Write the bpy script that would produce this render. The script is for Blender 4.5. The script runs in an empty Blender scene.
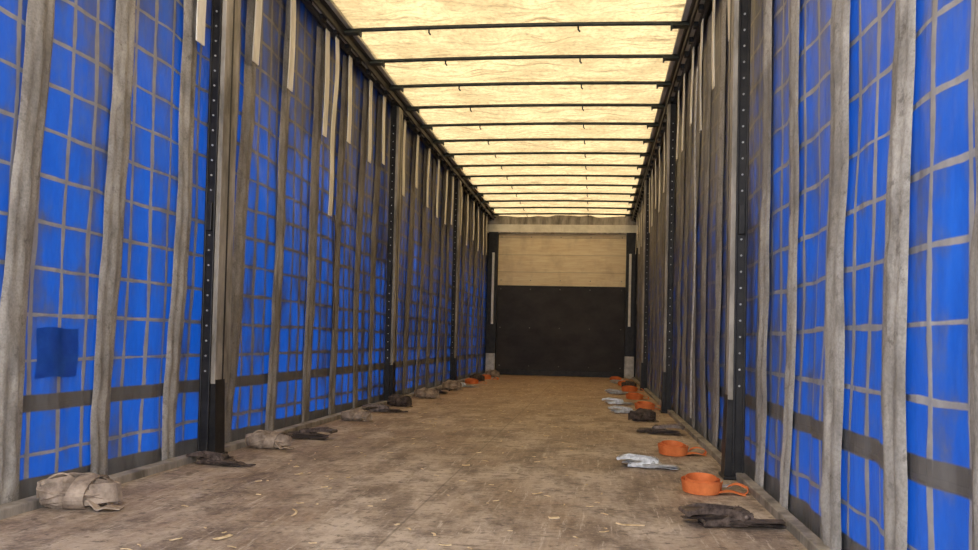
import bpy, bmesh, math, random
from mathutils import Vector, Matrix, noise as mn
random.seed(7)
sc=bpy.context.scene
try:
    sc.view_settings.view_transform='Standard'
    sc.view_settings.look='None'
    sc.view_settings.exposure=0.15
except Exception as e: print(e)

XL,XR=-1.83,0.66      # curtains
Y0,Y1=-0.1,13.5       # trailer ends
ZC=2.69               # roof
# ------------------------------------------------------------ node helpers
def newmat(name):
    m=bpy.data.materials.new(name); m.use_nodes=True
    nt=m.node_tree; nt.nodes.clear()
    return m,nt
class NT:
    def __init__(s,nt): s.nt=nt
    def n(s,t,**k):
        nd=s.nt.nodes.new(t)
        for a,b in k.items(): setattr(nd,a,b)
        return nd
    def l(s,a,b): s.nt.links.new(a,b)
    def put(s,sock,v):
        if isinstance(v,(int,float)): sock.default_value=v
        elif isinstance(v,(tuple,list)): sock.default_value=v
        else: s.l(v,sock)
    def math(s,op,a,b=0.0,c=None,clamp=False):
        nd=s.n('ShaderNodeMath',operation=op); nd.use_clamp=clamp
        s.put(nd.inputs[0],a); s.put(nd.inputs[1],b)
        if c is not None: s.put(nd.inputs[2],c)
        return nd.outputs[0]
    def mix(s,f,a,b,bt='MIX'):
        nd=s.n('ShaderNodeMix',data_type='RGBA',blend_type=bt)
        s.put(nd.inputs[0],f)
        s.put(nd.inputs[6],a if not isinstance(a,tuple) else (*a[:3],1))
        s.put(nd.inputs[7],b if not isinstance(b,tuple) else (*b[:3],1))
        return nd.outputs[2]
    def noise(s,vec,scale,detail=4,rough=0.6):
        nd=s.n('ShaderNodeTexNoise'); s.l(vec,nd.inputs['Vector'])
        nd.inputs['Scale'].default_value=scale; nd.inputs['Detail'].default_value=detail
        nd.inputs['Roughness'].default_value=rough
        return nd.outputs['Fac']
    def mr(s,v,a,b,c=0.0,d=1.0,smooth=False):
        nd=s.n('ShaderNodeMapRange'); nd.clamp=True
        if smooth: nd.interpolation_type='SMOOTHSTEP'
        s.put(nd.inputs[0],v)
        for i,x in enumerate((a,b,c,d)): s.put(nd.inputs[1+i],x)
        return nd.outputs[0]
    def mapping(s,vec,scale=(1,1,1),rot=(0,0,0),loc=(0,0,0)):
        nd=s.n('ShaderNodeMapping'); s.l(vec,nd.inputs[0])
        nd.inputs['Location'].default_value=loc
        nd.inputs['Rotation'].default_value=rot; nd.inputs['Scale'].default_value=scale
        return nd.outputs[0]
    def obj(s): return s.n('ShaderNodeTexCoord').outputs['Object']
    def bump(s,h,strength=0.3,dist=0.01):
        nd=s.n('ShaderNodeBump'); s.l(h,nd.inputs['Height'])
        nd.inputs['Strength'].default_value=strength; nd.inputs['Distance'].default_value=dist
        return nd.outputs[0]
    def principled(s,col,rough=0.7,metal=0.0,normal=None,spec=0.4):
        p=s.n('ShaderNodeBsdfPrincipled')
        s.put(p.inputs['Base Color'],col if not isinstance(col,tuple) else (*col[:3],1))
        s.put(p.inputs['Roughness'],rough); s.put(p.inputs['Metallic'],metal)
        p.inputs['Specular IOR Level'].default_value=spec
        if normal is not None: s.l(normal,p.inputs['Normal'])
        return p.outputs[0]
    def out(s,sh):
        o=s.n('ShaderNodeOutputMaterial'); s.l(sh,o.inputs[0])

def simple(name,c1,c2,scale=20,rough=0.7,metal=0.0,bump=0.2,stretch=(1,1,1),spec=0.4,lo=0.35,hi=0.65):
    m,nt=newmat(name); t=NT(nt); v=t.mapping(t.obj(),stretch)
    n=t.noise(v,scale,6,0.65)
    col=t.mix(t.mr(n,lo,hi),c1,c2)
    t.out(t.principled(col,rough,metal,t.bump(n,bump,0.004),spec))
    return m

def curtain_mat(name,side):
    m,nt=newmat(name); t=NT(nt); o=t.obj()
    sep=t.n('ShaderNodeSeparateXYZ'); t.l(o,sep.inputs[0])
    x,y,z=sep.outputs
    wob=t.math('MULTIPLY',t.math('SUBTRACT',t.noise(o,1.7,2),0.5),0.030)
    wob2=t.math('MULTIPLY',t.math('SUBTRACT',t.noise(t.mapping(o,loc=(3,5,9)),2.0,2),0.5),0.025)
    yy=t.math('ADD',y,wob); zz=t.math('ADD',z,wob2)
    ly=t.math('PINGPONG',yy,0.065); lz=t.math('PINGPONG',zz,0.078)
    # the tape grid gets dirtier (wider smear) toward the closed end
    grow=t.mr(y,3.0,8.0,0.0,0.012)
    wn=t.math('ADD',t.mr(t.noise(o,6,3),0.3,0.7,0.004,0.011),grow)
    a=t.mr(ly,wn,t.math('ADD',wn,0.003),1,0)
    wn2=t.math('ADD',t.mr(t.noise(t.mapping(o,loc=(9,1,2)),5,3),0.3,0.7,0.002,0.008),t.math('MULTIPLY',grow,0.5))
    b=t.mr(lz,wn2,t.math('ADD',wn2,0.003),1,0)
    line=t.math('MAXIMUM',a,b)
    big=t.noise(o,0.9,3); fine=t.noise(t.mapping(o,(1,1,0.35)),14,6,0.7)
    streak=t.noise(t.mapping(o,(1,1,0.10)),9,5,0.7)
    blot=t.noise(t.mapping(o,loc=(2,7,1)),4.5,7,0.75)
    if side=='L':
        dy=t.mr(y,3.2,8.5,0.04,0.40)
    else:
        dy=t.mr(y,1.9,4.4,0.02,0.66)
    dz=t.mr(z,1.2,2.2,0.0,0.30)  # top darkening is roof-rail shade and darker fabric, added to the dirt amount
    d=t.math('ADD',t.math('ADD',dy,dz),t.math('MULTIPLY',t.math('SUBTRACT',big,0.5),0.8))
    d=t.math('ADD',d,t.math('MULTIPLY',t.math('SUBTRACT',fine,0.5),1.0))
    d=t.math('ADD',d,t.math('MULTIPLY',t.math('SUBTRACT',streak,0.5),1.4))
    d=t.math('ADD',d,t.math('MULTIPLY',t.math('SUBTRACT',blot,0.5),1.3))
    near=t.math('SUBTRACT',1.0,t.math('MINIMUM',t.math('MULTIPLY',ly,26.0),t.math('MULTIPLY',lz,26.0)),clamp=True)
    d=t.math('ADD',d,t.math('MULTIPLY',near,0.22))
    dirt_shade=t.mr(d,0.0,0.9,0.06,0.93,smooth=True)
    band=t.math('MULTIPLY',t.mr(z,0.295,0.30),t.mr(z,0.352,0.357,1,0))
    hem=t.mr(z,0.075,0.08,1,0)
    blue=t.mix(t.mr(fine,0.3,0.75),(0.004,0.045,0.26),(0.014,0.11,0.47))
    g1=t.mix(t.noise(o,9,5),(0.035,0.030,0.026),(0.13,0.112,0.095))
    g2=t.mix(t.noise(o,9,5),(0.05,0.055,0.075),(0.20,0.20,0.215))
    g2=t.mix(t.mr(z,1.5,2.1),g2,(0.045,0.045,0.085))  # navy toward the top: roof-rail shade and darker fabric in the colour
    grime_shade=t.mix(t.mr(y,2.6,5.5),g2,g1)
    col=t.mix(dirt_shade,blue,grime_shade)
    linec=t.mix(t.noise(o,25,4),(0.20,0.195,0.195),(0.46,0.44,0.41))
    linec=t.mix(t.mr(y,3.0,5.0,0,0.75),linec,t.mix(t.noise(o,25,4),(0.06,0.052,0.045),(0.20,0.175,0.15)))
    linec=t.mix(t.math('MULTIPLY',dirt_shade,0.5),linec,grime_shade)
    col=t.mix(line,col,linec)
    bandc=t.mix(fine,(0.06,0.058,0.056),(0.19,0.18,0.17))
    col=t.mix(t.math('MAXIMUM',band,hem),col,bandc)
    opq=t.math('MAXIMUM',t.math('MAXIMUM',t.math('MULTIPLY',line,0.92),band),hem)
    trans=t.math('MULTIPLY',t.math('SUBTRACT',1.0,opq),t.math('SUBTRACT',1.0,t.math('MULTIPLY',dirt_shade,0.95)))
    trans=t.math('MULTIPLY',trans,0.10)
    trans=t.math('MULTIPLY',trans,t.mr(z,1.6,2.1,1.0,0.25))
    h=t.math('ADD',t.math('MULTIPLY',line,0.4),fine)
    nb=t.bump(h,0.35,0.004)
    nb2=t.n('ShaderNodeBump'); t.l(t.noise(t.mapping(o,(1,1,0.35),(0.5,0,0)),3.2,4,0.6),nb2.inputs['Height'])
    nb2.inputs['Strength'].default_value=0.8; nb2.inputs['Distance'].default_value=0.05; t.l(nb,nb2.inputs['Normal'])
    nb=nb2.outputs[0]
    p=t.principled(col,0.42,0,nb,0.35)
    tr=t.n('ShaderNodeBsdfTranslucent'); t.l(nb,tr.inputs['Normal'])
    t.l(t.mix(dirt_shade,(0.004,0.13,0.76),(0.03,0.06,0.18)),tr.inputs['Color'])
    ms=t.n('ShaderNodeMixShader'); t.l(trans,ms.inputs[0]); t.l(p,ms.inputs[1]); t.l(tr.outputs[0],ms.inputs[2])
    t.out(ms.outputs[0]); return m

def roof_mat():
    m,nt=newmat('roof_tarp'); t=NT(nt); o=t.obj()
    n1=t.noise(t.mapping(o,(1.3,13,1),(0,0,math.radians(30))),1.7,6,0.75)
    n2=t.noise(t.mapping(o,(1.3,15,1),(0,0,math.radians(-22))),1.7,6,0.75)
    n3=t.noise(o,2.2,6,0.7); n4=t.noise(o,30,5,0.7)
    w=t.math('MINIMUM',n1,n2)
    f=t.mr(w,0.32,0.47)
    c=t.mix(f,(0.27,0.18,0.08),(0.92,0.70,0.36))
    c=t.mix(t.mr(n3,0.42,0.62,0.0,0.60),c,(0.50,0.36,0.17))
    c=t.mix(t.mr(n4,0.46,0.75,0.0,0.65),c,(0.24,0.17,0.09))
    nb=t.bump(w,0.5,0.01)
    p=t.principled(c,0.6,0,nb,0.2)
    tr=t.n('ShaderNodeBsdfTranslucent'); t.l(c,tr.inputs['Color']); t.l(nb,tr.inputs['Normal'])
    ms=t.n('ShaderNodeMixShader'); ms.inputs[0].default_value=0.28
    t.l(p,ms.inputs[1]); t.l(tr.outputs[0],ms.inputs[2]); t.out(ms.outputs[0]); return m

def floor_mat():
    m,nt=newmat('floor_plywood'); t=NT(nt); o=t.obj()
    sep=t.n('ShaderNodeSeparateXYZ'); t.l(o,sep.inputs[0]); x,y,z=sep.outputs
    g=t.noise(t.mapping(o,(9,1.0,1)),5,8,0.7)
    b=t.noise(t.mapping(o,(1.3,0.7,1)),1.6,5,0.6)
    s=t.noise(o,60,6,0.75)
    c=t.mix(t.mr(g,0.3,0.7),(0.20,0.135,0.09),(0.44,0.33,0.235))
    c=t.mix(t.mr(b,0.42,0.58),c,(0.56,0.47,0.375))
    c=t.mix(t.mr(t.noise(t.mapping(o,(2.2,0.9,1),loc=(4,4,0)),2.2,6,0.7),0.47,0.60,0,0.75),c,(0.16,0.11,0.078))
    c=t.mix(t.mr(y,4,9,0,0.65),c,t.mix(g,(0.33,0.18,0.085),(0.58,0.355,0.185)))
    c=t.mix(t.mr(s,0.50,0.72,0,0.7),c,(0.60,0.52,0.42))
    c=t.mix(t.mr(t.noise(t.mapping(o,loc=(7,2,0)),26,5,0.7),0.54,0.66,0,0.75),c,(0.08,0.058,0.042))
    c=t.mix(t.mr(t.noise(t.mapping(o,loc=(1,8,0)),7,6,0.75),0.52,0.64,0,0.65),c,(0.11,0.078,0.055))
    v=t.noise(t.mapping(o,(14,1.2,1),(0,0,0.35)),3.0,4,0.8)
    c=t.mix(t.mr(v,0.58,0.66,0,0.6),c,(0.68,0.60,0.50))
    v2=t.noise(t.mapping(o,(1.5,20,1),(0,0,-0.3)),2.2,4,0.8)
    c=t.mix(t.mr(v2,0.58,0.66,0,0.7),c,(0.08,0.058,0.042))
    sy=t.mr(t.math('PINGPONG',t.math('ADD',y,0.55),1.22),0.0035,0.007,1,0)
    sx=t.mr(t.math('ABSOLUTE',t.math('ADD',x,0.58)),0.002,0.005,1,0)
    c=t.mix(t.math('MULTIPLY',t.math('MAXIMUM',sy,sx),0.40),c,(0.05,0.04,0.03))
    nb=t.bump(t.math('ADD',g,s),0.5,0.005)
    t.out(t.principled(c,t.mr(b,0.3,0.7,0.5,0.75),0,nb,0.4)); return m

def wood_mat():
    m,nt=newmat('bulkhead_plywood'); t=NT(nt); o=t.obj()
    sep=t.n('ShaderNodeSeparateXYZ'); t.l(o,sep.inputs[0]); x,y,z=sep.outputs
    g=t.noise(t.mapping(o,(1.2,1,11)),3,6,0.65)
    c=t.mix(t.mr(g,0.3,0.7),(0.78,0.60,0.37),(0.95,0.82,0.58))
    st=t.noise(t.mapping(o,(1.5,1,1)),3,5)
    c=t.mix(t.mr(st,0.5,0.75,0,0.45),c,(0.50,0.37,0.23))
    seam=t.mr(t.math('PINGPONG',z,0.145),0.003,0.007,1,0)
    c=t.mix(t.math('MULTIPLY',seam,0.45),c,(0.30,0.22,0.13))
    t.out(t.principled(c,0.65,0,t.bump(g,0.2,0.004))); return m

def strap_mat():
    m,nt=newmat('grey_webbing'); t=NT(nt); o=t.obj()
    sep=t.n('ShaderNodeSeparateXYZ'); t.l(o,sep.inputs[0]); x,y,z=sep.outputs
    n=t.noise(t.mapping(o,(1,1,0.4)),11,7,0.7); n2=t.noise(o,2.2,4,0.6); n3=t.noise(o,120,2,0.6)
    c=t.mix(t.mr(n,0.3,0.7),(0.18,0.168,0.152),(0.54,0.51,0.46))
    c=t.mix(t.mr(n2,0.45,0.65,0,0.5),c,(0.15,0.135,0.12))
    c=t.mix(t.mr(n3,0.4,0.7,0,0.3),c,(0.08,0.07,0.06))
    n5=t.noise(o,24,6,0.75)
    c=t.mix(t.mr(n5,0.56,0.68,0,0.6),c,(0.07,0.06,0.052))
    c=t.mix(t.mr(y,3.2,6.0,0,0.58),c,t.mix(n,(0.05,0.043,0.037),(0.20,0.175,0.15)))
    t.out(t.principled(c,0.9,0,t.bump(n,0.7,0.006),0.15)); return m

def patch_mat():
    m,nt=newmat('blue_patch'); t=NT(nt); o=t.obj()
    n=t.noise(o,14,6,0.7)
    p=t.principled(t.mix(t.mr(n,0.3,0.7),(0.004,0.045,0.26),(0.02,0.10,0.42)),0.45)
    tr=t.n('ShaderNodeBsdfTranslucent'); tr.inputs[0].default_value=(0.004,0.12,0.75,1)
    ms=t.n('ShaderNodeMixShader'); ms.inputs[0].default_value=0.14
    t.l(p,ms.inputs[1]); t.l(tr.outputs[0],ms.inputs[2]); t.out(ms.outputs[0]); return m

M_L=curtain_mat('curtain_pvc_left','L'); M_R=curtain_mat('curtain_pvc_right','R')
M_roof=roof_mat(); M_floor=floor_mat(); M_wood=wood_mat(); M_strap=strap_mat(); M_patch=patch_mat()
M_tab=simple('cream_slat',(0.68,0.63,0.53),(0.94,0.90,0.80),12,0.7,0,0.2,(1,1,0.3))
M_black=simple('black_steel',(0.008,0.008,0.010),(0.03,0.028,0.027),14,0.45,0.2,0.15)
M_blackp=simple('black_panel',(0.020,0.018,0.022),(0.045,0.040,0.042),3,0.6,0,0.15,(1,1,1.5))
M_dull=simple('dull_post_metal',(0.14,0.125,0.105),(0.44,0.40,0.345),9,0.6,0.1,0.3,(1,1,0.3))
M_alu=simple('aluminium',(0.38,0.37,0.34),(0.62,0.60,0.56),15,0.5,0.3,0.1,(1,0.2,1))
M_head=simple('header_paint',(0.70,0.66,0.56),(0.92,0.88,0.78),6,0.6,0,0.1)
M_rail=simple('roof_rail_dark',(0.022,0.020,0.019),(0.08,0.070,0.060),8,0.5,0.2,0.2,(1,0.3,1))
M_bow=simple('bow_paint',(0.018,0.024,0.020),(0.06,0.065,0.055),12,0.5,0.3,0.2)
M_hole=simple('hole_light',(0.35,0.35,0.35),(0.55,0.55,0.55),30,0.5,0.2)  # pale grey paints the light showing through the post holes
M_white=simple('white_paint',(0.65,0.63,0.58),(0.85,0.83,0.78),10,0.6)
M_tan=simple('tan_webbing',(0.17,0.13,0.10),(0.48,0.385,0.30),16,0.9,0,0.5,(1,1,1),0.15)
M_orange=simple('orange_webbing',(0.60,0.14,0.035),(0.86,0.26,0.08),9,0.7,0,0.1,(1,1,1),0.3)
M_darkweb=simple('dark_webbing',(0.022,0.018,0.016),(0.13,0.095,0.078),25,0.8,0,0.4)
M_rust=simple('worn_steel',(0.05,0.037,0.03),(0.26,0.20,0.165),30,0.45,0.5,0.4)
M_zinc=simple('galvanised_steel',(0.33,0.34,0.35),(0.70,0.71,0.72),35,0.40,0.6,0.4)
M_greyweb=simple('pale_webbing',(0.34,0.34,0.33),(0.64,0.63,0.61),30,0.8,0,0.4)
M_chip=simple('wood_chip',(0.50,0.36,0.18),(0.85,0.70,0.46),40,0.8)

# ------------------------------------------------------------ geometry helpers
def link(ob,parent=None):
    sc.collection.objects.link(ob)
    if parent: ob.parent=parent
    return ob
def empty(name,loc=(0,0,0),rotz=0):
    e=bpy.data.objects.new(name,None); e.location=loc; e.rotation_euler=(0,0,rotz)
    e.empty_display_size=0.1
    return link(e)
def meshobj(name,verts,faces,mat,parent=None,smooth=False):
    me=bpy.data.meshes.new(name); me.from_pydata([tuple(v) for v in verts],[],faces); me.update()
    me.materials.append(mat)
    if smooth:
        for p in me.polygons: p.use_smooth=True
    return link(bpy.data.objects.new(name,me),parent)
class Acc:
    def __init__(s): s.v=[];s.f=[]
    def box(s,a,b):
        x0,y0,z0=a;x1,y1,z1=b;i=len(s.v)
        s.v+= [(x0,y0,z0),(x1,y0,z0),(x1,y1,z0),(x0,y1,z0),(x0,y0,z1),(x1,y0,z1),(x1,y1,z1),(x0,y1,z1)]
        s.f+= [(i,i+3,i+2,i+1),(i+4,i+5,i+6,i+7),(i,i+1,i+5,i+4),(i+1,i+2,i+6,i+5),(i+2,i+3,i+7,i+6),(i+3,i,i+4,i+7)]
    def tube(s,pts,r,seg=10,rfun=None):
        i0=len(s.v); n=len(pts)
        for k,p in enumerate(pts):
            p=Vector(p); a=Vector(pts[max(k-1,0)]); b=Vector(pts[min(k+1,n-1)])
            d=(b-a).normalized()
            up=Vector((0,0,1)) if abs(d.z)<0.9 else Vector((0,1,0))
            u=d.cross(up).normalized(); w=d.cross(u)
            rr=rfun(k/(n-1)) if rfun else r
            for j in range(seg):
                an=2*math.pi*j/seg
                s.v.append(tuple(p+u*math.cos(an)*rr+w*math.sin(an)*rr))
        for k in range(n-1):
            for j in range(seg):
                a=i0+k*seg+j;b=i0+k*seg+(j+1)%seg
                s.f.append((a,b,b+seg,a+seg))
        s.f.append(tuple(i0+j for j in reversed(range(seg))))
        s.f.append(tuple(i0+(n-1)*seg+j for j in range(seg)))
    def ribbon(s,pts,wdir,w,th=0.003,wd=None):
        i0=len(s.v); n=len(pts)
        for k,p in enumerate(pts):
            p=Vector(p); a=Vector(pts[max(k-1,0)]); b=Vector(pts[min(k+1,n-1)])
            d=(b-a).normalized(); W=Vector(wd[k]) if wd else Vector(wdir)
            W=W.normalized(); nn=d.cross(W)
            if nn.length<1e-5: nn=Vector((1,0,0))
            nn.normalize()
            for q in (-W*w/2-nn*th/2, W*w/2-nn*th/2, W*w/2+nn*th/2, -W*w/2+nn*th/2):
                r=p+q
                s.v.append((r.x,r.y,max(r.z,0.0005)) )
        for k in range(n-1):
            for j in range(4):
                a=i0+k*4+j;b=i0+k*4+(j+1)%4
                s.f.append((a,b,b+4,a+4))
        s.f.append((i0+3,i0+2,i0+1,i0)); e=i0+(n-1)*4; s.f.append((e,e+1,e+2,e+3))
    def prism(s,poly,y0,y1):
        i=len(s.v);n=len(poly)
        for yy in (y0,y1):
            for (px,pz) in poly: s.v.append((px,yy,pz))
        s.f.append(tuple(range(i,i+n))); s.f.append(tuple(reversed(range(i+n,i+2*n))))
        for k in range(n):
            a=i+k;b=i+(k+1)%n
            s.f.append((a,a+n,b+n,b))
    def obj(s,name,mat,parent=None,smooth=False,bevel=0,rot=None):
        o=meshobj(name,s.v,s.f,mat,parent,smooth)
        if bevel:
            m=o.modifiers.new('bevel','BEVEL'); m.width=bevel; m.segments=2; m.limit_method='ANGLE'
        return o

# ------------------------------------------------------------ curtains
posts=[3.58,6.85,10.02]
offs=[0.35,0.85,1.42,1.92,2.45,2.85]
strL=[0.3,0.8,1.3,1.85,2.37,2.86,3.34]+[posts[0]+o for o in offs]+[posts[1]+o for o in offs]+[posts[2]+o for o in offs]
strR=[0.35,0.85,1.44,1.83,2.30,2.84,3.30]+[posts[0]+o for o in offs]+[posts[1]+o for o in offs]+[posts[2]+o for o in offs]
def wave(side,y,z):
    ph=0 if side=='L' else 1.7
    bottom=max(0.0,1-z/2.6)
    return (0.009*math.sin(y*2*math.pi/0.52+ph+0.4*z)+0.005*math.sin(y*2*math.pi/0.21+2.1*ph+0.9*math.sin(z*2))
            +0.008*math.sin(y*1.3+z*1.9+ph)
            +0.018*mn.noise(Vector((y*2.6+z*0.8,z*0.8-y*0.4,ph*3)))+0.008*mn.noise(Vector((y*8+z*3,z*2.2,ph*5))))*(0.35+0.65*bottom)
def curtain(side):
    xw=XL if side=='L' else XR; sg=1 if side=='L' else -1
    ny=560; nz=64; zb=-0.22; zt=2.66
    v=[];f=[]
    for i in range(ny+1):
        y=Y0+(Y1-Y0)*i/ny
        for j in range(nz+1):
            z=zb+(zt-zb)*j/nz
            v.append((xw-sg*0.02+wave(side,y,z),y,z))
    for i in range(ny):
        for j in range(nz):
            a=i*(nz+1)+j; f.append((a,a+1,a+nz+2,a+nz+1))
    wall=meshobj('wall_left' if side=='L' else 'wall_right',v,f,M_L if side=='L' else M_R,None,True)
    v=[];f=[]
    rnd=random.Random(3 if side=='L' else 11)
    for y0 in (strL if side=='L' else strR):
        ww=0.130+rnd.uniform(-0.014,0.010); lean=(rnd.uniform(0.03,0.06) if side=='L' else rnd.uniform(-0.03,0.01))
        amp=0.003 if side=='L' else 0.007
        p1,p2=rnd.uniform(0,6),rnd.uniform(0,6)
        NZ=130; NW=10; base=len(v)
        for j in range(NZ+1):
            z=-0.05+(2.60+0.05)*j/NZ
            yc=y0+lean*(z-0.6)+amp*math.sin(z*2.3+p1)+0.008*mn.noise(Vector((z*2.5,y0*3,1)))
            for k in range(NW+1):
                t=k/NW*2-1
                wj=ww*(1+0.10*mn.noise(Vector((z*6,y0*5,4))))
                y=yc+t*wj/2
                prof=0.013*(1-abs(t)**4)+0.004
                cre=0.0075*mn.noise(Vector((z*11+t*2,t*2.5,y0)))+0.004*math.sin(t*7+z*1.5)
                v.append((xw-sg*0.02+wave(side,yc+t*wj/4,z)*0.9+sg*(0.008+prof+cre*(1-abs(t)**3)),y,z))
        for j in range(NZ):
            for k in range(NW):
                a=base+j*(NW+1)+k; f.append((a,a+1,a+NW+2,a+NW+1))
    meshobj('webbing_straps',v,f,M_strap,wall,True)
    B=Acc()
    for y0 in (strL if side=='L' else strR):
        yb=y0+rnd.uniform(-0.02,0.05)+0.04; zl=1.98+rnd.uniform(-0.10,0.10)
        pts=[]
        for j in range(13):
            z=zl+(2.60-zl)*j/12
            pts.append((xw+sg*(0.036+0.004*math.sin(z*7+y0)),yb+0.02*(z-2.0),z))
        B.ribbon(pts,(0,1,0),0.072,0.006)
    B.obj('roller_tabs',M_tab,wall)
    return wall
wl=curtain('L'); wr=curtain('R')
def patch(name,side,y0,y1,z0,z1,mat,par):
    sg=1 if side=='L' else -1; xw=XL if side=='L' else XR
    v=[];f=[];n=12
    for i in range(n+1):
        for j in range(n+1):
            y=y0+(y1-y0)*i/n; z=z0+(z1-z0)*j/n
            y+=0.003*math.sin(z*40+1); z+=0.003*math.sin(y*35)
            v.append((xw-sg*0.02+wave(side,y,z)+sg*0.005,y,z))
    for i in range(n):
        for j in range(n):
            a=i*(n+1)+j; f.append((a,a+1,a+n+2,a+n+1))
    meshobj(name,v,f,mat,par,True)
patch('repair_patch','L',2.49,2.69,0.41,0.58,M_patch,wl)
def loose(side,y,zt,zb,w,mat,off,par,dy=0.0):
    sg=1 if side=='L' else -1; xw=XL if side=='L' else XR
    a=Acc();pts=[]
    for j in range(30):
        t=j/29; z=zt+(zb-zt)*t
        pts.append((xw+sg*(off+0.006*math.sin(t*9)),y+dy*t+0.01*math.sin(t*5),z))
    a.ribbon(pts,(0,1,0),w,0.004); a.obj('loose_strap',mat,par)
loose('L',5.22,2.60,1.38,0.07,M_tab,0.05,wl,-0.05)
loose('L',5.26,1.40,0.62,0.02,M_darkweb,0.05,wl,0.05)
loose('R',5.05,2.3,0.12,0.06,M_greyweb,0.06,wr,0.03)

# ------------------------------------------------------------ floor, base rails
a=Acc(); a.box((XL+0.07,Y0,-0.12),(XR-0.05,Y1,0.0)); a.obj('floor',M_floor)
for side,xa,xb in (('left',XL+0.015,XL+0.072),('right',XR-0.052,XR-0.012)):
    a=Acc(); a.box((xa,Y0,-0.14),(xb,Y1,0.030)); 
    o=a.obj('baseboard_'+side,M_dull,None,False,0.004)
# ------------------------------------------------------------ roof
v=[];f=[]; xa,xb=XL+0.10,XR-0.10; NX=44; bows=[0.43+0.6*k for k in range(22)]
NY=int((Y1-Y0)/0.035)
for i in range(NY+1):
    y=Y0+(Y1-Y0)*i/NY
    ph=((y-0.43)/0.6)%1.0; cell=int((y-0.43)/0.6)
    for j in range(NX+1):
        x=xa+(xb-xa)*j/NX; u=j/NX
        sag=0.055*math.sin(math.pi*ph)*(0.6+0.4*math.sin(9*u+cell*2.1))
        sag+=0.008*math.sin(14*x+8*y)+0.006*math.sin(23*x-13*y)+0.02*mn.noise(Vector((x*3,y*5,0)))
        v.append((x,y,ZC+0.02-sag*math.sin(math.pi*min(max(u,0.03),0.97))**0.4))
for i in range(NY):
    for j in range(NX):
        q=i*(NX+1)+j; f.append((q,q+1,q+NX+2,q+NX+1))
meshobj('ceiling',v,f,M_roof,None,True)
for yb in bows:
    e=empty('roof_bow',(0,yb,0))
    a=Acc()
    pts=[(xa-0.03+(xb-xa+0.06)*k/14,0,ZC-0.035+0.012*math.sin(math.pi*k/14)) for k in range(15)]
    a.tube(pts,0.0135,10); a.obj('bow_tube',M_bow,e,True)
    b=Acc()
    for xx,s in ((xa,1),(xb,-1)):
        b.box((min(xx,xx+s*0.10),-0.03,ZC-0.058),(max(xx,xx+s*0.10),0.03,ZC-0.046))
        b.box((min(xx+s*0.10,xx+s*0.112),-0.02,ZC-0.075),(max(xx+s*0.10,xx+s*0.112),0.02,ZC-0.03))
    for xx in (-1.15,-0.15):
        b.tube([(xx,0.0,ZC-0.02),(xx,0.0,ZC-0.06),(xx+0.012,0,ZC-0.075)],0.006,6)
    b.obj('bow_brackets',M_bow,e)
for side,xw,sg in (('left',XL,1),('right',XR,-1)):
    e=empty('roof_rail')
    def bx(n,d0,d1,z0,z1,mat,bev=0.003):
        a=Acc(); xs=sorted((xw+sg*d0,xw+sg*d1)); a.box((xs[0],Y0,z0),(xs[1],Y1,z1)); a.obj(n,mat,e,False,bev)
    bx('rail_body',-0.04,0.11,2.655,2.76,M_rail)
    bx('track_outer',0.02,0.045,2.60,2.655,M_rail)
    bx('track_web',0.045,0.075,2.63,2.655,M_alu)
    bx('track_inner',0.078,0.094,2.61,2.655,M_rail)
    bx('fabric_keder',0.112,0.145,2.668,2.69,M_alu)
    b=Acc(); yy=0.2
    while yy<13.3:
        b.box((min(xw+sg*0.047,xw+sg*0.073),yy,2.598),(max(xw+sg*0.047,xw+sg*0.073),yy+0.05,2.630)); yy+=0.26
    b.obj('curtain_rollers',M_black,e)

# ------------------------------------------------------------ posts
for side,xw,sg in (('left',XL,1),('right',XR,-1)):
    for py in posts:
        e=empty('curtain_post',(xw,py,0))
        def bx(n,d0,d1,y0,y1,z0,z1,mat,bev=0.003):
            a=Acc(); xs=sorted((sg*d0,sg*d1)); a.box((xs[0],y0,z0),(xs[1],y1,z1)); return a.obj(n,mat,e,False,bev)
        bx('post_body',0.02,0.066,-0.055,0.055,0.0,2.62,M_black)
        bx('front_flange_outer',0.018,0.028,-0.064,-0.054,0.0,2.62,M_black)
        bx('front_flange_inner',0.058,0.068,-0.064,-0.054,0.0,2.62,M_black)
        wide=0.035 if sg>0 else 0.0
        bx('side_channel',0.065,0.088,-0.050,0.060+wide,0.34,2.6,M_dull)
        bx('side_groove',0.0875,0.090,0.018,0.030,0.36,2.55,M_black,0)
        bx('foot_plate',0.02,0.105,-0.075,0.075,0.0,0.014,M_black)
        a=Acc(); a.prism([(sg*0.06,0.014),(sg*0.098,0.014),(sg*0.088,0.36),(sg*0.06,0.36)],-0.045,0.05); a.obj('foot_gusset',M_black,e)
        b=Acc(); z=0.4
        while z<2.5:
            b.tube([(sg*0.043,-0.0545,z),(sg*0.043,-0.060,z)],0.0045,8); z+=0.07
        b.obj('peg_holes',M_hole,e)
        bx('latch_block',0.030,0.056,-0.072,-0.055,1.05,1.18,M_black)

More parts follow.
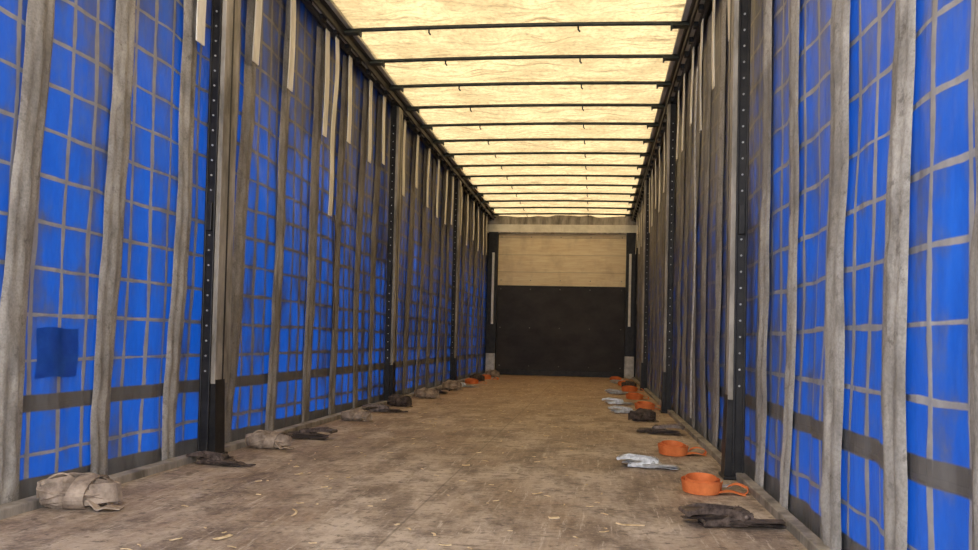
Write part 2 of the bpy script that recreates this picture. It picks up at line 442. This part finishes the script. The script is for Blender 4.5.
# ------------------------------------------------------------ front bulkhead
e=empty('wall_front')
def bx(n,a0,b0,mat,bev=0.004):
    a=Acc(); a.box(a0,b0); return a.obj(n,mat,e,False,bev)
yb=13.42
bx('lower_panel',(-1.66,yb,0.0),(0.49,yb+0.06,1.50),M_blackp)
bx('upper_plywood',(-1.66,yb+0.01,1.50),(0.49,yb+0.06,2.40),M_wood)
bx('panel_joint',(-1.66,yb-0.006,1.485),(0.49,yb+0.01,1.51),M_black)
bx('header_beam',(-1.92,yb-0.03,2.40),(0.75,yb+0.06,2.54),M_head)
bx('header_top',(-1.92,yb-0.01,2.54),(0.75,yb+0.06,2.78),M_dull)
bx('header_lip',(-1.82,yb-0.05,2.385),(0.65,yb-0.03,2.41),M_dull)
for s,x0,x1 in (('a',-1.81,-1.655),('b',0.485,0.64)):
    bx('corner_post_'+s,(x0,yb-0.12,0.0),(x1,yb+0.06,2.40),M_black)
    xm=(x0+x1)/2+(0.01 if s=='a' else -0.01)
    bx('white_strip_'+s,(xm-0.02,yb-0.135,0.85),(xm+0.02,yb-0.12,2.05),M_white)
    bx('corner_box_'+s,(x0+0.0,yb-0.16,0.0),(x1,yb-0.12,0.36),M_alu)
bx('corner_seal_a',(-1.92,yb+0.02,-0.22),(-1.80,yb+0.09,2.78),M_black)
bx('corner_seal_b',(0.63,yb+0.02,-0.22),(0.75,yb+0.09,2.78),M_black)
bx('kick_plate',(-1.66,yb-0.012,0.0),(0.49,yb,0.10),M_black)
b=Acc()
for xx in (-1.6,-1.1,-0.6,-0.1,0.42):
    for zz in (0.16,0.8,1.45,1.6,2.33):
        b.tube([(xx,yb+0.012,zz),(xx,yb-0.006,zz)],0.008,8)
b.obj('bolts',M_dull,e)

# ------------------------------------------------------------ cargo straps
def rolled_bundle(x,y,L,rot,mat,seed,h=0.5):
    """strap gathered into a slumped bundle of lengthwise folds, wrapped round the middle"""
    r=random.Random(seed); e=empty('rolled_strap',(x,y,0),rot)
    H=L*h; W=L*0.55; a=Acc()
    N=34
    for s in range(15):
        lay=1.0 if s<10 else 0.5
        q=(s%10)/10*2*math.pi if s<10 else (s-10)/5*2*math.pi+0.3
        cy=W/2*0.80*lay*math.cos(q); cz=H/2+H/2*0.78*lay*math.sin(q)
        l1=L/2*(1-0.25*abs(math.sin(q))*lay)*r.uniform(0.92,1.04); l2=L/2*(1-0.25*abs(math.sin(q)))*r.uniform(0.92,1.04)
        ox=r.uniform(-0.012,0.012); pts=[];wd=[]
        for k in range(N+1):
            t=k/N*2-1
            px=ox+(l1 if t>0 else l2)*t
            bul=math.sqrt(max(0,1-abs(t)**3.0))
            pin=1-0.22*math.exp(-(t/0.20)**2)
            fy=cy*bul*pin*(1.06 if abs(t)>.3 else 1)+0.004*math.sin(7*t+s)
            fz=H*0.42+(cz-H*0.42)*bul*pin+0.005*math.sin(5*t+s*2)
            pts.append((px,fy,max(0.006,fz)))
            wd.append((0.05*math.sin(4*t+s),-math.sin(q)+0.25*math.sin(3*t+s),math.cos(q)*1.0+0.15))
        a.ribbon(pts,(0,1,0),min(W,H)*0.62,0.0065,wd)
    o=a.obj('webbing_folds',mat,e,False,0.002)
    b=Acc()
    for bi,(bxo,bw) in enumerate(((0.01,0.16),(0.045,0.13))):
        pts=[]
        for k in range(29):
            an=2*math.pi*k/28
            pts.append((bxo+0.018*math.sin(an+bi),(W*0.56)*math.cos(an),max(0.004,H*0.45+H*0.50*math.sin(an))))
        b.ribbon(pts,(1,0.1,0.0),L*bw,0.006)
    b.obj('tie_band',mat,e,False,0.001)
    c=Acc(); pts=[(L*0.2+L*0.42*t,-W*0.35-0.02*math.sin(t*3),0.005+0.03*(1-t)*abs(math.cos(t*4))) for t in [i/14 for i in range(15)]]
    c.ribbon(pts,(0,1,0),0.04,0.004); c.obj('loose_end',mat,e)
def flat_coil(x,y,D,rot,mat,seed,tail=0.3,w=0.045):
    """strap coil lying on the floor, webbing standing on edge, hook at its end"""
    r=random.Random(seed); e=empty('ratchet_strap_coil',(x,y,0),rot); a=Acc()
    turns=4; n=turns*36; pts=[];wd=[]
    for k in range(n+1):
        t=k/n; an=2*math.pi*turns*t; rr=(0.66+0.32*t)*D/2
        ex=1.22+0.08*math.sin(seed); px=ex*rr*math.cos(an)+0.006*math.sin(an*0.9); py=1.15*rr*math.sin(an)
        pts.append((px,py,w/2+0.001+0.008*(1-t)*(1+math.sin(an*0.7))+0.004*(1+math.sin(an))))
        wd.append((0.16*math.cos(an),0.16*math.sin(an),1))
    a.ribbon(pts,(0,0,1),w,0.0022,wd)
    a.obj('coil',mat,e,False)
    sx=1.22*D/2*0.98
    b=Acc(); pts=[];wd=[];N=48
    for k in range(N+1):
        t=k/N
        q=min(1,t*2.4)*math.pi/2
        pts.append((sx*0.25+(sx*0.75+tail)*t, -D/2*1.05*(1-t)**1.6+0.015*math.sin(t*5), (w/2+0.001)*math.cos(q)+0.003+0.020*math.sin(math.pi*t)**2*t))
        wd.append((0.0,math.sin(q),math.cos(q)))
    b.ribbon(pts,(0,1,0),w,0.0022,wd)
    pts=[];wd=[]
    x1=sx+tail
    for k in range(25):
        t=k/24
        if t<0.35:
            an=-math.pi/2+math.pi*t/0.35; pts.append((x1+0.012*math.cos(an),0.015,0.016+0.012*math.sin(an)))
        else:
            u=(t-0.35)/0.65; pts.append((x1-0.75*tail*u,0.015+0.05*u,0.028+0.012*math.sin(u*math.pi)-0.012*u))
        wd.append((0.15,1,0))
    b.ribbon(pts,(0,1,0),w,0.0022,wd)
    b.obj('loose_end',mat,e,False)
    h=Acc(); xh=x1-0.70*tail; yh=0.075
    h.tube([(xh+0.01,yh-0.022,0.02),(xh-0.02,yh-0.018,0.016),(xh-0.045,yh,0.008),(xh-0.055,yh+0.012,0.012),(xh-0.05,yh+0.02,0.022)],0.0035,8)
    h.tube([(xh+0.01,yh+0.022,0.02),(xh-0.02,yh+0.014,0.016),(xh-0.045,yh,0.008)],0.0035,8)
    h.tube([(xh+0.01,yh-0.024,0.02),(xh+0.01,yh+0.024,0.02)],0.0035,8)
    h.obj('wire_hook',M_zinc,e,True)
def ratchet(x,y,L,rot,metal,web,seed,tail=0.16):
    r=random.Random(seed); e=empty('ratchet_buckle',(x,y,0),rot); s=L/0.30
    def S(p): return tuple(c*s for c in p)
    a=Acc()
    base=[(-0.10,0.004),(0.04,0.004),(0.062,0.018),(0.060,0.045),(0.03,0.056),(0.0,0.048),(-0.04,0.028),(-0.10,0.020)]
    for yy in (-0.032,0.029): a.prism([(p*s,q*s) for p,q in base],yy*s,(yy+0.003)*s)
    a.box(S((-0.10,-0.032,0.004)),S((-0.02,0.032,0.008)))
    a.tube([S((-0.09,-0.034,0.014)),S((-0.09,0.034,0.014))],0.006*s,10)
    a.obj('frame',metal,e,False,0.0008)
    b=Acc()
    hd=[(0.02,0.022),(0.045,0.020),(0.06,0.036),(0.045,0.052),(-0.02,0.060),(-0.10,0.066),(-0.155,0.052),(-0.155,0.040),(-0.09,0.046),(-0.02,0.040)]
    for yy in (-0.038,0.035): b.prism([(p*s,q*s) for p,q in hd],yy*s,(yy+0.003)*s)
    b.tube([S((-0.15,-0.040,0.046)),S((-0.15,0.040,0.046))],0.010*s,12)
    b.box(S((-0.145,-0.036,0.050)),S((-0.09,0.036,0.055)))
    for yy in (-0.043,0.039):
        poly=[]
        for k in range(24):
            an=2*math.pi*k/24; rr=0.024 if k%2 else 0.019
            poly.append(((0.035+rr*math.cos(an))*s,(0.034+rr*math.sin(an))*s))
        b.prism(poly,yy*s,(yy+0.004)*s)
    b.obj('handle',metal,e,False,0.0008)
    c=Acc(); c.tube([S((0.035,-0.046,0.034)),S((0.035,0.046,0.034))],0.010*s,12); c.obj('spool_axle',metal,e,True)
    d=Acc(); pts=[]
    for k in range(80):
        an=k/80*2*math.pi*3; rr=(0.012+0.004*an/6.28)*s
        pts.append((0.035*s+rr*math.cos(an),0,max(0.003,0.034*s+rr*math.sin(an))))
    for k in range(1,40):
        t=k/39
        pts.append(((0.06+tail*t)*s,0.012*math.sin(t*7),0.006+0.024*s*(1-t)*abs(math.cos(t*6))))
    d.ribbon(pts,(0,1,0),0.048*s,0.003)
    pts=[]
    for k in range(90):
        t=k/89; zz=0.008+0.026*s*t
        pts.append(((-0.03+0.115*math.sin(t*math.pi*7)*(1-0.25*t))*s,(0.050+0.012*math.sin(t*9))*s,zz))
    d.ribbon(pts,(0,1,0),0.04*s,0.003)
    pts=[]
    for k in range(60):
        t=k/59; zz=0.006+0.022*s*t
        pts.append(((0.07+0.10*math.sin(t*math.pi*5+0.6)*(1-0.2*t))*s,(-0.030+0.02*math.sin(t*5))*s,zz))
    d.ribbon(pts,(0.25,1,0),0.042*s,0.003)
    d.obj('webbing',web,e,False)

R=math.radians
rolled_bundle(-1.66,2.44,0.25,R(14),M_tan,1,0.42)
ratchet(-1.64,3.36,0.24,R(-5),M_rust,M_darkweb,2)
rolled_bundle(-1.64,3.92,0.22,R(10),M_tan,3,0.38)
ratchet(-1.58,4.36,0.28,R(175),M_rust,M_darkweb,4)
rolled_bundle(-1.62,5.36,0.20,R(5),M_tan,5,0.38)
ratchet(-1.63,6.05,0.28,R(10),M_rust,M_darkweb,6)
rolled_bundle(-1.63,6.62,0.21,R(-5),M_darkweb,7,0.45)
rolled_bundle(-1.60,7.6,0.22,R(12),M_tan,8,0.45)
ratchet(-1.63,8.3,0.28,R(170),M_rust,M_darkweb,9)
rolled_bundle(-1.60,8.95,0.22,R(0),M_tan,10)
ratchet(-1.60,9.55,0.30,R(10),M_zinc,M_greyweb,11)
flat_coil(-1.60,10.4,0.16,R(20),M_orange,12,0.10)
rolled_bundle(-1.62,11.0,0.20,R(0),M_darkweb,13)
flat_coil(-1.60,11.7,0.16,R(-20),M_orange,14,0.10)
rolled_bundle(-1.60,12.5,0.22,R(0),M_tan,15)

ratchet(0.44,2.62,0.30,R(12),M_rust,M_darkweb,21,0.06)
flat_coil(0.42,3.19,0.135,R(-6),M_orange,22,0.085)
ratchet(0.25,3.76,0.26,R(-8),M_zinc,M_greyweb,23,0.10)
flat_coil(0.41,4.24,0.14,R(10),M_orange,24,0.085)
ratchet(0.43,5.22,0.28,R(170),M_rust,M_darkweb,25,0.10)
rolled_bundle(0.36,6.02,0.18,R(5),M_darkweb,26,0.5)
ratchet(0.26,6.65,0.27,R(5),M_zinc,M_greyweb,27,0.10)
flat_coil(0.44,7.10,0.15,R(0),M_orange,28,0.05)
ratchet(0.22,7.6,0.27,R(-5),M_zinc,M_greyweb,29,0.08)
flat_coil(0.41,8.35,0.16,R(20),M_orange,30,0.06)
ratchet(0.26,9.1,0.26,R(8),M_zinc,M_greyweb,31,0.08)
flat_coil(0.42,9.7,0.16,R(0),M_orange,32,0.06)
rolled_bundle(0.44,10.4,0.18,R(0),M_darkweb,33)
flat_coil(0.40,10.95,0.16,R(0),M_orange,36,0.06)
ratchet(0.36,11.5,0.26,R(12),M_zinc,M_greyweb,34,0.08)
flat_coil(0.32,12.3,0.16,R(0),M_orange,35,0.08)

# ------------------------------------------------------------ debris on the floor
a=Acc(); rd=random.Random(5)
def sliver(x,y,l,w,an):
    n=4;pts=[]
    for k in range(n+1):
        t=k/n-0.5
        pts.append((x+l*t*math.cos(an)-0.12*l*math.sin(an)*(t*t*4-0.5),y+l*t*math.sin(an)+0.12*l*math.cos(an)*(t*t*4-0.5),0.003+0.002*rd.random()))
    a.ribbon(pts,(-math.sin(an),math.cos(an),0.1),w,0.002)
for x,y,l,w,an in ((-1.02,2.15,0.06,0.014,1.2),(0.12,2.55,0.09,0.010,-0.15),(-0.12,2.6,0.035,0.016,0.3),(-0.57,3.6,0.035,0.018,0.2),
                   (-0.50,3.75,0.04,0.012,2.2),(-0.95,2.5,0.10,0.007,1.9),(-0.2,3.0,0.05,0.010,0.9),(0.1,4.8,0.05,0.012,0.4),(-1.2,3.2,0.05,0.012,1.4)):
    sliver(x,y,l,w,an)
for k in range(220):
    y=1.9+9*rd.random()**1.8
    sliver(rd.uniform(-1.42,0.06),y,rd.uniform(0.006,0.035),rd.uniform(0.003,0.008),rd.uniform(0,3.14))
a.obj('wood_debris',M_chip)

# ------------------------------------------------------------ light
w=bpy.data.worlds.new('World'); sc.world=w; w.use_nodes=True
bg=w.node_tree.nodes['Background']; bg.inputs[0].default_value=(0.97,0.97,1.0,1); bg.inputs[1].default_value=4.2
sd=bpy.data.lights.new('sun','SUN'); sd.energy=4.0; sd.angle=math.radians(2); sd.color=(1,0.94,0.84)
so=bpy.data.objects.new('sun',sd); so.rotation_euler=(Vector((-0.55,0.15,1.0))).to_track_quat('Z','Y').to_euler(); so.location=(-3,1,8); link(so)

# ------------------------------------------------------------ camera
cam=bpy.data.cameras.new('camera'); co=bpy.data.objects.new('camera',cam); link(co); sc.camera=co
F=800.0
cam.sensor_fit='HORIZONTAL'; cam.sensor_width=36; cam.lens=36*F/978; cam.clip_start=0.05; cam.clip_end=200
Rm=Matrix.Rotation(R(6.5),3,'Z')@Matrix.Rotation(R(91.5),3,'X')@Matrix.Rotation(R(1.3),3,'Z')
co.matrix_world=Matrix.Translation((0,0,0.57))@Rm.to_4x4()
c=Rm.transposed()@Vector((0,1,0)); u=F*c.x/-c.z; vv=F*c.y/-c.z
cam.shift_x=(489+u-595)/978; cam.shift_y=(343-275+vv)/978
